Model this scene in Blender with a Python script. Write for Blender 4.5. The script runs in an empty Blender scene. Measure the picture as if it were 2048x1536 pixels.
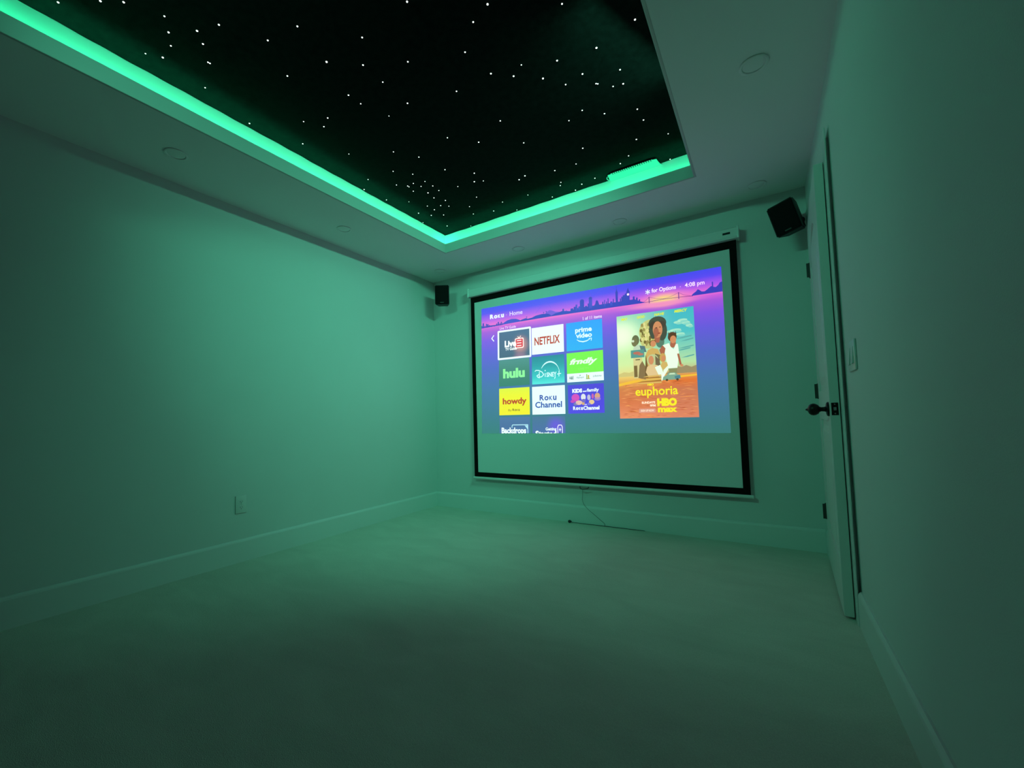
import bpy, bmesh, math, random
from mathutils import Vector, Matrix
S = bpy.context.scene
COL = S.collection
PI = math.pi

# ------------------------------------------------------------------ camera, world, exposure
cam_data = bpy.data.cameras.new('camera')
cam = bpy.data.objects.new('camera', cam_data)
COL.objects.link(cam)
S.camera = cam
right = Vector((0.83192, 0.55435, -0.02468)); up = Vector((0.05119, -0.03237, 0.99816)); fwd = Vector((-0.55253, 0.83166, 0.05531))
rot = Matrix((right, up, -fwd)).transposed()
cam.matrix_world = Matrix.Translation((2.9903, -3.5139, 0.9229)) @ rot.to_4x4()
cam_data.sensor_fit = 'HORIZONTAL'; cam_data.sensor_width = 36.0
cam_data.lens = 837.6 / 2048 * 36.0
cam_data.shift_x = 53.66 / 2048
cam_data.shift_y = 22.51 / 2048
cam_data.clip_start = 0.02
wd = bpy.data.worlds.new('world'); S.world = wd; wd.use_nodes = True
wd.node_tree.nodes['Background'].inputs[0].default_value = (0.0, 0.0, 0.0, 1)
wd.node_tree.nodes['Background'].inputs[1].default_value = 0.0
S.view_settings.view_transform = 'Standard'; S.view_settings.look = 'None'
S.view_settings.exposure = 0.0; S.view_settings.gamma = 1.0
S.view_settings.use_curve_mapping = False
S.cycles.max_bounces = 9; S.cycles.diffuse_bounces = 7
S.cycles.sample_clamp_indirect = 4.0

# strengths of the strips and of the added beams
LED = (0.13, 1.0, 0.60)          # colour of the cove strips
LED_SHELF = (0.025, 1.0, 0.42)   # strips lying behind the lip (left and back)
P_WALL = 1.5
W_RIGHT = 20.0
W_NEAR = 18.0
P_SHELF_LEFT = 25.0
P_SHELF_BACK = 20.0

# room measures
W, H, NEAR = 3.296, 2.44, -3.95
TX0, TX1, TY0, TY1 = 0.645, 2.69, -3.55, -0.581     # tray opening
REC = 0.085                                        # cove recess behind the lip
LIPZ, PANZ = 2.522, 2.66

# ------------------------------------------------------------------ helpers
def lin(c):
    return tuple(((v / 255) / 12.92 if v / 255 <= 0.04045 else ((v / 255 + 0.055) / 1.055) ** 2.4) for v in c)

def mat(name, color, rough=0.6, metal=0.0, spec=0.5, bump=0.0, bump_scale=200.0, var=0.0, var_scale=8.0, emit=None, estr=0.0):
    m = bpy.data.materials.new(name); m.use_nodes = True
    nt = m.node_tree; b = nt.nodes['Principled BSDF']
    b.inputs['Base Color'].default_value = (*color, 1)
    b.inputs['Roughness'].default_value = rough
    b.inputs['Metallic'].default_value = metal
    b.inputs['Specular IOR Level'].default_value = spec
    tc = nt.nodes.new('ShaderNodeTexCoord')
    if bump:
        n = nt.nodes.new('ShaderNodeTexNoise'); n.inputs['Scale'].default_value = bump_scale; n.inputs['Detail'].default_value = 3
        bp = nt.nodes.new('ShaderNodeBump'); bp.inputs['Strength'].default_value = bump; bp.inputs['Distance'].default_value = 0.002
        nt.links.new(tc.outputs['Object'], n.inputs['Vector'])
        nt.links.new(n.outputs['Fac'], bp.inputs['Height']); nt.links.new(bp.outputs['Normal'], b.inputs['Normal'])
    if var:
        n2 = nt.nodes.new('ShaderNodeTexNoise'); n2.inputs['Scale'].default_value = var_scale; n2.inputs['Detail'].default_value = 4
        r = nt.nodes.new('ShaderNodeValToRGB')
        r.color_ramp.elements[0].color = (*[c * (1 - var) for c in color], 1); r.color_ramp.elements[0].position = 0.3
        r.color_ramp.elements[1].color = (*[min(1, c * (1 + var)) for c in color], 1); r.color_ramp.elements[1].position = 0.7
        nt.links.new(tc.outputs['Object'], n2.inputs['Vector'])
        nt.links.new(n2.outputs['Fac'], r.inputs['Fac']); nt.links.new(r.outputs['Color'], b.inputs['Base Color'])
    if emit:
        b.inputs['Emission Color'].default_value = (*emit, 1); b.inputs['Emission Strength'].default_value = estr
    return m

def box(bm, x0, x1, y0, y1, z0, z1, bev=0.0, seg=2, M=None):
    vs = [bm.verts.new((x, y, z)) for x in (x0, x1) for y in (y0, y1) for z in (z0, z1)]
    F = []
    for a, b, c, d in ((0, 1, 3, 2), (4, 6, 7, 5), (0, 4, 5, 1), (2, 3, 7, 6), (0, 2, 6, 4), (1, 5, 7, 3)):
        F.append(bm.faces.new((vs[a], vs[b], vs[c], vs[d])))
    out = vs
    if bev:
        ed = list({e for f in F for e in f.edges})
        r = bmesh.ops.bevel(bm, geom=ed, offset=bev, segments=seg, affect='EDGES', profile=0.5)
        out = list({v for v in vs if v.is_valid} | set(r['verts']))
    if M is not None:
        for v in out: v.co = M @ v.co
    return out

def cyl(bm, p0, p1, r0, r1=None, n=24, cap=True):
    r1 = r0 if r1 is None else r1
    p0, p1 = Vector(p0), Vector(p1); d = (p1 - p0).normalized()
    a = d.orthogonal().normalized(); b = d.cross(a)
    A = [bm.verts.new(p0 + (a * math.cos(t) + b * math.sin(t)) * r0) for t in [2 * PI * i / n for i in range(n)]]
    B = [bm.verts.new(p1 + (a * math.cos(t) + b * math.sin(t)) * r1) for t in [2 * PI * i / n for i in range(n)]]
    for i in range(n): bm.faces.new((A[i], A[(i + 1) % n], B[(i + 1) % n], B[i]))
    if cap: bm.faces.new(A[::-1]); bm.faces.new(B)

def lathe(bm, prof, n=32, M=Matrix()):
    rings = []
    for r, z in prof:
        if r < 1e-6: rings.append([bm.verts.new(M @ Vector((0, 0, z)))])
        else: rings.append([bm.verts.new(M @ Vector((r * math.cos(2 * PI * i / n), r * math.sin(2 * PI * i / n), z))) for i in range(n)])
    for a, b in zip(rings, rings[1:]):
        for i in range(n):
            j = (i + 1) % n
            if len(a) == 1 and len(b) == 1: continue
            if len(a) == 1: bm.faces.new((a[0], b[j], b[i]))
            elif len(b) == 1: bm.faces.new((a[i], a[j], b[0]))
            else: bm.faces.new((a[i], a[j], b[j], b[i]))

def tube(bm, pts, r, n=8):
    pts = [Vector(p) for p in pts]; rings = []
    for i, p in enumerate(pts):
        d = (pts[min(i + 1, len(pts) - 1)] - pts[max(i - 1, 0)]).normalized()
        ref = Vector((0, 0, 1)) if abs(d.z) < 0.9 else Vector((1, 0, 0))
        a = d.cross(ref).normalized(); b = d.cross(a)
        rings.append([bm.verts.new(p + (a * math.cos(2 * PI * k / n) + b * math.sin(2 * PI * k / n)) * r) for k in range(n)])
    for A, B in zip(rings, rings[1:]):
        for k in range(n): bm.faces.new((A[k], A[(k + 1) % n], B[(k + 1) % n], B[k]))
    bm.faces.new(rings[0][::-1]); bm.faces.new(rings[-1])

def smooth_path(pts, k=8):
    P = [Vector(p) for p in pts]; out = []
    for i in range(len(P) - 1):
        a, b, c, d = P[max(i - 1, 0)], P[i], P[i + 1], P[min(i + 2, len(P) - 1)]
        for j in range(k):
            t = j / k
            out.append(0.5 * ((2 * b) + (c - a) * t + (2 * a - 5 * b + 4 * c - d) * t * t + (3 * b - a - 3 * c + d) * t ** 3))
    return out + [P[-1]]

def obj(name, bm, m, parent=None, smooth=None, loc=None):
    bmesh.ops.recalc_face_normals(bm, faces=bm.faces)
    me = bpy.data.meshes.new(name); bm.to_mesh(me); bm.free()
    for x in (m if isinstance(m, (list, tuple)) else [m]): me.materials.append(x)
    o = bpy.data.objects.new(name, me); COL.objects.link(o)
    if smooth is not None:
        me.shade_smooth() if smooth >= 180 else me.set_sharp_from_angle(angle=math.radians(smooth))
        if smooth < 180:
            for p in me.polygons: p.use_smooth = True
            me.set_sharp_from_angle(angle=math.radians(smooth))
    if parent: o.parent = parent
    if loc: o.location = loc
    return o

def tag(o, label, cat, group=None, kind=None):
    o['label'] = label; o['category'] = cat
    if group: o['group'] = group
    if kind: o['kind'] = kind
    return o

def thing(name, label, cat, loc=(0, 0, 0), rot=(0, 0, 0), group=None, kind=None):
    o = bpy.data.objects.new(name, None); COL.objects.link(o)
    o.empty_display_size = 0.1
    o.location = loc; o.rotation_euler = rot
    return tag(o, label, cat, group, kind)

def struct(name, bm, m, label, cat, parent=None, smooth=None):
    o = obj(name, bm, m, parent, smooth)
    tag(o, label, cat, None, 'structure')
    return o

# ------------------------------------------------------------------ materials
M_wall = mat('wall_paint', (0.62, 0.62, 0.61), 0.75, spec=0.3, bump=0.15, bump_scale=350, var=0.012, var_scale=3)
M_ceil = mat('ceiling_paint', (0.78, 0.76, 0.76), 0.85, spec=0.2, bump=0.12, bump_scale=300)
M_trim = mat('trim_paint', (0.66, 0.66, 0.65), 0.38, spec=0.5, bump=0.05, bump_scale=120)
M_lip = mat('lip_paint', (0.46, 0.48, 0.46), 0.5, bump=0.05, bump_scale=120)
M_door = mat('door_paint', (0.64, 0.64, 0.62), 0.42, spec=0.5, bump=0.05, bump_scale=150)
M_dark_wall = mat('unseen_wall_dark', (0.05, 0.05, 0.05), 0.8, bump=0.1)
M_velvet = mat('black_velvet', (0.0065, 0.0075, 0.007), 0.95, spec=0.03, bump=0.4, bump_scale=500, var=0.3, var_scale=30)
M_black = mat('black_plastic', (0.008, 0.009, 0.009), 0.55, spec=0.3, bump=0.1, bump_scale=400)
M_grille = mat('speaker_cloth', (0.004, 0.005, 0.005), 0.9, spec=0.15, bump=0.6, bump_scale=900)
M_bronze = mat('dark_bronze', (0.014, 0.012, 0.011), 0.4, metal=0.7, bump=0.05)
M_steel = mat('latch_steel', (0.45, 0.45, 0.44), 0.3, metal=1.0, bump=0.02)
M_hinge = mat('hinge_metal', (0.05, 0.055, 0.05), 0.5, metal=0.6, bump=0.05)
M_white = mat('white_plastic', (0.78, 0.78, 0.76), 0.35, spec=0.5, bump=0.02, bump_scale=80)
M_vent = mat('vent_enamel', (0.33, 0.33, 0.33), 0.5, bump=0.02)
M_plate = mat('plate_plastic', (0.62, 0.62, 0.60), 0.4, bump=0.02, bump_scale=80)
M_lens = mat('lamp_lens', (0.76, 0.75, 0.74), 0.5, spec=0.4, bump=0.02, bump_scale=60)
M_slot = mat('slot_dark', (0.02, 0.02, 0.02), 0.7, bump=0.02)
M_border = mat('screen_border', (0.0045, 0.005, 0.005), 0.9, spec=0.1, bump=0.15, bump_scale=600)
M_fabric = mat('screen_fabric', (0.70, 0.70, 0.70), 0.9, spec=0.05, bump=0.08, bump_scale=900)
M_case = mat('screen_case_white', (0.66, 0.66, 0.65), 0.28, spec=0.6, bump=0.02, bump_scale=60)
M_string = mat('cord_fibre', (0.10, 0.11, 0.10), 0.8, bump=0.2, bump_scale=900)
M_cable = mat('cable_rubber', (0.01, 0.011, 0.01), 0.5, bump=0.05)
M_star = mat('star_fibre_glow', (0.8, 0.8, 0.8), 0.5, emit=(0.92, 1.0, 0.96), estr=2.2)
M_led_shelf_left = mat('led_shelf_left', (0.6, 0.6, 0.6), 0.5, emit=LED_SHELF, estr=P_SHELF_LEFT)
M_led_shelf_back = mat('led_shelf_back', (0.6, 0.6, 0.6), 0.5, emit=LED_SHELF, estr=P_SHELF_BACK)
M_led_wall = mat('led_wall', (0.6, 0.6, 0.6), 0.5, emit=LED, estr=P_WALL)

# carpet: short cut pile with brushed patches
M_carpet = bpy.data.materials.new('carpet_pile'); M_carpet.use_nodes = True
nt = M_carpet.node_tree; b = nt.nodes['Principled BSDF']
b.inputs['Roughness'].default_value = 0.95; b.inputs['Specular IOR Level'].default_value = 0.1
tc = nt.nodes.new('ShaderNodeTexCoord')
nA = nt.nodes.new('ShaderNodeTexNoise'); nA.inputs['Scale'].default_value = 260; nA.inputs['Detail'].default_value = 3
nB = nt.nodes.new('ShaderNodeTexNoise'); nB.inputs['Scale'].default_value = 3.2; nB.inputs['Detail'].default_value = 5; nB.inputs['Distortion'].default_value = 0.6
mpB = nt.nodes.new('ShaderNodeMapping'); mpB.inputs['Scale'].default_value = (1.0, 2.2, 1.0)
mA = nt.nodes.new('ShaderNodeMix'); mA.data_type = 'RGBA'
mA.inputs[6].default_value = (0.42, 0.41, 0.36, 1); mA.inputs[7].default_value = (0.70, 0.68, 0.60, 1)
add = nt.nodes.new('ShaderNodeMath'); add.operation = 'MULTIPLY_ADD'; add.inputs[1].default_value = 0.55; add.inputs[2].default_value = -0.02
mul = nt.nodes.new('ShaderNodeMath'); mul.operation = 'MULTIPLY_ADD'; mul.inputs[1].default_value = 0.62
vor = nt.nodes.new('ShaderNodeTexVoronoi'); vor.inputs['Scale'].default_value = 360
bp = nt.nodes.new('ShaderNodeBump'); bp.inputs['Strength'].default_value = 0.35; bp.inputs['Distance'].default_value = 0.003
L = nt.links.new
mpA = nt.nodes.new('ShaderNodeMapping'); mpA.inputs['Scale'].default_value = (1.0, 0.4, 1.0)
L(tc.outputs['Object'], mpA.inputs['Vector']); L(mpA.outputs[0], nA.inputs['Vector']); L(tc.outputs['Object'], mpB.inputs['Vector']); L(mpB.outputs[0], nB.inputs['Vector']); L(tc.outputs['Object'], vor.inputs['Vector'])
L(nA.outputs['Fac'], mul.inputs[0]); L(nB.outputs['Fac'], add.inputs[0]); L(add.outputs[0], mul.inputs[2]); L(mul.outputs[0], mA.inputs[0])
L(mA.outputs[2], b.inputs['Base Color']); L(vor.outputs['Distance'], bp.inputs['Height']); L(bp.outputs['Normal'], b.inputs['Normal'])

# ------------------------------------------------------------------ room shell
bm = bmesh.new(); box(bm, -0.12, W + 0.12, NEAR - 0.12, 0.12, -0.10, 0.0)
struct('floor', bm, M_carpet, 'plush pale carpet covering the empty theatre room floor', 'floor')
bm = bmesh.new(); box(bm, -0.12, 0.0, NEAR, 0.0, 0.0, 2.80)
struct('wall_left', bm, M_wall, 'long plain white wall on the left washed in green light', 'wall')
bm = bmesh.new(); box(bm, -0.12, W + 0.12, 0.0, 0.12, 0.0, 2.80)
struct('wall_back', bm, M_wall, 'short white wall behind the projection screen', 'wall')
bm = bmesh.new(); box(bm, -0.12, W + 0.12, NEAR - 0.12, NEAR, 0.0, 2.80)  # unseen wall, added dark so the near end of the room stays dim
struct('wall_near', bm, M_dark_wall, 'unseen dark wall added behind the viewer to absorb light', 'wall')
DY0, DY1, DZ = -1.045, -0.215, 2.085       # rough doorway in the right wall
bm = bmesh.new()
box(bm, W, W + 0.12, NEAR, DY0, 0, 2.80); box(bm, W, W + 0.12, DY1, 0.0, 0, 2.80); box(bm, W, W + 0.12, DY0, DY1, DZ, 2.80)
box(bm, W + 0.10, W + 0.12, DY0, DY1, 0, DZ)
struct('wall_right', bm, M_wall, 'plain white wall on the right with the doorway at its far end', 'wall')

# ceiling: soffit ring, cove side walls and the deck above the star panel
CX0, CX1, CY0, CY1 = TX0 - REC, TX1 + REC, TY0 - REC, TY1 + 0.105
bm = bmesh.new()
def ring(bm, ox0, ox1, oy0, oy1, ix0, ix1, iy0, iy1, z0, z1):
    box(bm, ox0, ix0, oy0, oy1, z0, z1); box(bm, ix1, ox1, oy0, oy1, z0, z1)
    box(bm, ix0, ix1, oy0, iy0, z0, z1); box(bm, ix0, ix1, iy1, oy1, z0, z1)
T = 0.014
ring(bm, 0, W, NEAR, 0, TX0 - T, TX1 + T, TY0 - T, TY1 + T, H, H + 0.016)
ring(bm, 0, W, NEAR, 0, CX0, CX1, CY0, CY1, H + 0.016, 2.70)
box(bm, CX0, CX1, CY0, CY1, 2.685, 2.70)
struct('ceiling', bm, M_ceil, 'white plaster soffit framing the recessed tray in the ceiling', 'ceiling')

# lip boards round the tray opening
T = 0.014
lips = [(TX0 - T, TX0, TY0 - T, TY1 + T, 'white lip board hiding the lights along the left side of the tray'),
        (TX0, TX1, TY1, TY1 + T, 'white lip board hiding the lights on the screen side of the tray'),
        (TX1, TX1 + T, TY0 - T, TY1 + T, 'white lip board along the right side of the tray'),
        (TX0, TX1, TY0 - T, TY0, 'white lip board on the near side of the tray')]
for i, (a, b_, c, d, lab) in enumerate(lips):
    bm = bmesh.new(); box(bm, a, b_, c, d, H - 0.001, LIPZ, 0.0015, 1)
    struct('trim_%d' % (i + 1), bm, M_lip, lab, 'trim')

# baseboards with a small rounded top
def baseboard(name, p0, p1, n, label):
    p0, p1, n = Vector(p0), Vector(p1), Vector(n)
    prof = [(0, 0), (0.015, 0), (0.015, 0.132), (0.0125, 0.140), (0.006, 0.149), (0, 0.149)]
    bm = bmesh.new()
    A = [bm.verts.new(p0 + n * a + Vector((0, 0, z))) for a, z in prof]
    B = [bm.verts.new(p1 + n * a + Vector((0, 0, z))) for a, z in prof]
    k = len(prof)
    for i in range(k): bm.faces.new((A[i], A[(i + 1) % k], B[(i + 1) % k], B[i]))
    bm.faces.new(A); bm.faces.new(B[::-1])
    struct(name, bm, M_trim, label, 'baseboard')
baseboard('baseboard_left', (0, NEAR, 0), (0, 0, 0), (1, 0, 0), 'tall white baseboard along the long left wall')
baseboard('baseboard_back', (0.0155, 0, 0), (W - 0.0155, 0, 0), (0, -1, 0), 'tall white baseboard under the projection screen')
baseboard('baseboard_right', (W, NEAR, 0), (W, -1.127, 0), (-1, 0, 0), 'tall white baseboard on the right wall, ending at the door casing')
baseboard('baseboard_corner', (W, -0.148, 0), (W, 0, 0), (-1, 0, 0), 'short piece of white baseboard between the door and the far corner')

# ------------------------------------------------------------------ door, ajar by a few degrees
door = thing('door_1', 'white panelled door standing slightly ajar beside the projection screen', 'door', kind='structure')
bm = bmesh.new()
CT = 2.200
box(bm, W - 0.018, W - 0.013, -1.125, -1.048, 0, CT, 0.001, 1); box(bm, W - 0.018, W - 0.013, -0.212, -0.150, 0, CT, 0.001, 1)
box(bm, W - 0.018, W - 0.013, -1.048, -0.212, 2.083, CT, 0.001, 1)
box(bm, W - 0.013, W - 0.0002, -1.085, -1.048, 0, CT - 0.03); box(bm, W - 0.013, W - 0.0002, -0.212, -0.165, 0, CT - 0.03)
box(bm, W - 0.013, W - 0.0002, -1.048, -0.212, 2.083, CT - 0.03)
obj('door_casing', bm, M_trim, door)
bm = bmesh.new()
box(bm, W, W + 0.10, DY0 + 0.0005, DY0 + 0.014, 0, DZ); box(bm, W, W + 0.10, DY1 - 0.014, DY1 - 0.0005, 0, DZ)
box(bm, W, W + 0.10, DY0 + 0.014, DY1 - 0.014, DZ - 0.014, DZ - 0.0005)
box(bm, W + 0.05, W + 0.062, DY0 + 0.014, DY0 + 0.026, 0, DZ - 0.014)
obj('door_jamb', bm, M_trim, door)
# leaf in its own frame: hinge axis at origin, leaf runs along -y, front face at x = -0.035..0
LW, LH = 0.828, 2.060
hx, hy = W + 0.012, -0.235
ang = math.atan2(0.034, 0.828)
ML = Matrix.Translation((hx, hy, 0.012)) @ Matrix.Rotation(-ang, 4, 'Z')
bm = bmesh.new()
st = 0.115
box(bm, -0.035, 0, -LW, -LW + st, 0, LH, 0.001, 1); box(bm, -0.035, 0, -st, 0, 0, LH, 0.001, 1)
rails = [(0, 0.22), (0.86, 1.02), (LH - 0.13, LH)]
for a, b_ in rails: box(bm, -0.035, 0, -LW + st, -st, a, b_)
for a, b_ in ((0.22, 0.86), (1.02, LH - 0.13)):
    box(bm, -0.026, -0.009, -LW + st, -st, a, b_)
    # raised field with sloped edge
    y0, y1, z0, z1 = -LW + st + 0.03, -st - 0.03, a + 0.03, b_ - 0.03
    vo = [bm.verts.new(v) for v in ((-0.026, y0, z0), (-0.026, y1, z0), (-0.026, y1, z1), (-0.026, y0, z1))]
    q = 0.035
    vi = [bm.verts.new(v) for v in ((-0.034, y0 + q, z0 + q), (-0.034, y1 - q, z0 + q), (-0.034, y1 - q, z1 - q), (-0.034, y0 + q, z1 - q))]
    for i in range(4): bm.faces.new((vo[i], vo[(i + 1) % 4], vi[(i + 1) % 4], vi[i]))
    bm.faces.new(vi)
# arch over the upper panel: fill the two upper corners
ya, yb, zt = -LW + st, -st, LH - 0.13
cym = (ya + yb) / 2
for s in (-1, 1):
    pts = [(cym + s * (yb - ya) / 2, zt), (cym + s * (yb - ya) / 2, zt - 0.16)]
    for k in range(9):
        t = k / 8
        pts.append((cym + s * (yb - ya) / 2 * (1 - t), zt - 0.16 + 0.15 * math.sin(t * PI / 2)))
    pts.append((cym, zt))
    A = [bm.verts.new((-0.0349, y, z)) for y, z in pts]; B = [bm.verts.new((-0.012, y, z)) for y, z in pts]
    bm.faces.new(A); bm.faces.new(B[::-1])
    for i in range(len(pts)): bm.faces.new((A[i], A[(i + 1) % len(pts)], B[(i + 1) % len(pts)], B[i]))
for v in bm.verts: v.co = ML @ v.co
leaf = obj('door_leaf', bm, M_door, door)
# knob on a round rose
KZ = 0.915; KY = -LW + 0.062
bm = bmesh.new()
MK = ML @ Matrix.Translation((-0.035, KY, KZ)) @ Matrix.Rotation(-PI / 2, 4, 'Y')
lathe(bm, [(0, 0), (0.033, 0), (0.034, 0.003), (0.031, 0.008), (0.022, 0.011), (0.0, 0.012)], 32, MK)
rose = obj('door_rose', bm, M_bronze, leaf, 40)
bm = bmesh.new()
lathe(bm, [(0.0, 0.010), (0.014, 0.010), (0.011, 0.016), (0.010, 0.028), (0.013, 0.034), (0.022, 0.040), (0.0275, 0.050), (0.0285, 0.058), (0.026, 0.067), (0.020, 0.074), (0.011, 0.078), (0.006, 0.080), (0.004, 0.086), (0, 0.088)], 32, MK)
obj('door_knob', bm, M_bronze, leaf, 180)
bm = bmesh.new()
box(bm, -0.030, -0.005, -LW - 0.0015, -LW + 0.002, KZ - 0.0285, KZ + 0.0285, 0.001, 1)
for v in bm.verts: v.co = ML @ v.co
obj('latch_plate', bm, M_bronze, leaf)
bm = bmesh.new()
box(bm, -0.0225, -0.0125, -LW - 0.010, -LW + 0.001, KZ - 0.007, KZ + 0.008, 0.002, 2)
for s in (-1, 1):
    cyl(bm, (-0.0175, -LW - 0.0022, KZ + s * 0.021), (-0.0175, -LW, KZ + s * 0.021), 0.003, n=12)
for v in bm.verts: v.co = ML @ v.co
lb = obj('latch_bolt', bm, M_steel, leaf); lb['label'] = 'bright steel latch bolt'
for z in (0.31, 1.04, 1.80):
    bm = bmesh.new()
    cyl(bm, (W - 0.024, -0.225, z - 0.0445), (W - 0.024, -0.225, z + 0.0445), 0.0065, n=16)
    for t in (-0.0445, 0.0445): cyl(bm, (W - 0.024, -0.225, z + t - 0.003), (W - 0.024, -0.225, z + t + 0.003), 0.0045, n=12)
    box(bm, W - 0.024, W - 0.017, -0.2265, -0.195, z - 0.0445, z + 0.0445)
    box(bm, W - 0.040, W - 0.019, -0.2345, -0.2320, z - 0.0445, z + 0.0445)
    obj('hinge', bm, M_hinge, door)

# ------------------------------------------------------------------ star panel
panel = thing('star_ceiling_panel', 'black fabric star panel filling the ceiling tray, pricked with white points', 'star ceiling', (0, 0, PANZ))
random.seed(4)
bm = bmesh.new()
nx, ny = 90, 130
grid = {}
for i in range(nx + 1):
    for j in range(ny + 1):
        x = CX0 + 0.002 + (CX1 - CX0 - 0.004) * i / nx; y = CY0 + 0.002 + (CY1 - CY0 - 0.004) * j / ny
        e = min(x - CX0, CX1 - x, y - CY0, CY1 - y)
        w = max(0.0, 1 - e / 0.05)
        s = x * 1.3 + y * 1.7
        z = -0.003 * w * (0.5 + 0.5 * math.sin(5 * s) * math.sin(2.1 * s + 1)) - 0.0012 * w * math.sin(23.0 * s + 2)
        grid[i, j] = bm.verts.new((x, y, z))
for i in range(nx):
    for j in range(ny): bm.faces.new((grid[i, j], grid[i + 1, j], grid[i + 1, j + 1], grid[i, j + 1]))
r = bmesh.ops.extrude_face_region(bm, geom=bm.faces[:])
for v in r['geom']:
    if isinstance(v, bmesh.types.BMVert): v.co.z = 0.014
obj('star_fabric', bm, M_velvet, panel, 60)
STARS = [(0.681, -3.111, 1.0),(0.826, -3.016, 1.1),(0.896, -2.961, 1.1),(0.96, -2.843, 0.8),(0.888, -2.803, 1.1),(0.819, -2.77, 0.8),(0.677, -2.82, 0.5),(0.717, -2.766, 1.2),(1.105, -2.694, 1.0),(0.997, -2.735, 1.2),(0.947, -2.691, 1.0),(0.859, -2.633, 0.8),(0.86, -2.625, 0.8),(0.68, -2.571, 0.7),(1.203, -2.533, 0.9),(1.374, -2.496, 0.9),(1.09, -2.371, 0.9),(1.843, -2.3, 1.1),(1.562, -2.298, 0.9),(1.32, -2.31, 1.5),(1.448, -2.197, 1.0),(1.639, -2.085, 0.9),(1.448, -2.07, 0.7),(1.235, -2.115, 1.0),(1.239, -2.037, 0.7),(1.449, -1.892, 1.0),(1.719, -1.803, 0.9),(2.111, -2.099, 1.3),(2.369, -1.92, 0.8),(2.016, -2.069, 0.9),(1.897, -1.968, 0.9),(2.418, -1.629, 1.3),(2.236, -1.671, 1.1),(2.081, -1.75, 0.6),(1.93, -1.793, 1.1),(2.016, -1.713, 1.25),(2.132, -1.613, 1.3),(2.309, -1.522, 1.1),(2.212, -1.508, 0.9),(2.345, -1.421, 0.8),(2.352, -1.414, 0.8),(2.216, -1.279, 0.9),(2.605, -1.669, 1.1),(2.474, -1.437, 1.0),(2.462, -1.337, 1.2),(2.413, -1.35, 0.8),(2.477, -1.104, 1.0),(0.6, -2.307, 1.0),(0.864, -2.136, 0.7),(1.001, -2.074, 1.0),(0.922, -2.043, 0.95),(0.684, -2.025, 0.95),(0.832, -1.794, 0.5),(0.706, -1.527, 0.75),(1.295, -1.883, 0.3),(1.449, -1.544, 0.8),(1.582, -1.397, 1.1),(1.081, -1.641, 0.8),(1.176, -1.505, 0.85),(1.227, -1.295, 1.0),(0.923, -1.492, 0.8),(1.009, -1.387, 0.8),(1.017, -1.268, 0.6),(0.932, -1.299, 0.9),(0.818, -1.357, 0.8),(0.875, -1.299, 0.9),(0.875, -1.285, 0.8),(0.951, -1.237, 0.75),(1.025, -1.19, 0.9),(1.021, -1.116, 0.8),(0.58, -1.456, 1.0),(0.859, -1.222, 0.8),(0.933, -1.139, 1.3),(1.17, -1.074, 0.75),(1.368, -1.141, 1.2),(1.307, -1.054, 1.35),(1.366, -1.023, 0.65),(0.922, -1.057, 0.95),(0.602, -1.254, 0.8),(0.723, -1.129, 0.5),(0.97, -0.974, 0.9),(0.796, -0.992, 0.8),(0.888, -0.934, 0.95),(0.935, -0.887, 0.8),(0.803, -0.913, 1.1),(1.197, -0.868, 0.8),(1.066, -0.781, 0.75),(1.188, -0.603, 0.85),(0.658, -0.947, 1.0),(0.719, -0.855, 1.0),(0.808, -0.798, 0.9),(1.021, -0.662, 0.8),(0.574, -0.798, 0.7),(0.704, -0.622, 1.0),(0.875, -0.496, 0.6),(1.792, -1.479, 0.9),(2.312, -1.179, 0.9),(2.122, -1.245, 0.7),(1.81, -1.225, 0.9),(2.097, -0.953, 1.0),(1.998, -0.817, 0.75),(1.846, -0.832, 0.95),(1.644, -0.9, 1.4),(1.586, -0.882, 1.3),(1.821, -0.668, 0.85),(1.8, -0.63, 0.8),(2.046, -0.571, 1.0),(1.939, -0.552, 1.05),(1.869, -0.501, 1.1),(1.682, -0.515, 0.7),(1.539, -0.656, 0.6),(1.323, -0.683, 0.8),(1.354, -0.502, 0.7),(2.25, -0.64, 1.0),(2.32, -0.695, 1.0),(2.485, -0.992, 1.0),(2.406, -0.837, 1.05),(2.582, -0.775, 0.7),(2.543, -0.488, 1.0)]
STARS.sort(key=lambda s: -s[2] - 0.15 * (-s[1]))
rest = bmesh.new()
def dome(bm, x, y, r):
    lathe(bm, [(0, -r * 0.9), (r * 0.5, -r * 0.72), (r * 0.87, -r * 0.36), (r, 0.0), (r * 0.6, r * 0.3), (0, r * 0.3)], 12, Matrix.Translation((x, y, 0)))
for k, (x, y, m_) in enumerate(STARS):
    rr = 0.0038 * (0.45 + 0.55 * m_)
    if k < 100:
        bm = bmesh.new(); dome(bm, 0, 0, rr)
        o = obj('star_light', bm, M_star, panel, 180, (x, y, -0.001))
    else: dome(rest, x, y, rr)
o = obj('faint_stars', rest, M_star, panel, 180, (0, 0, -0.001)); o['kind'] = 'stuff'; o['label'] = 'the smallest white star points'

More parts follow.
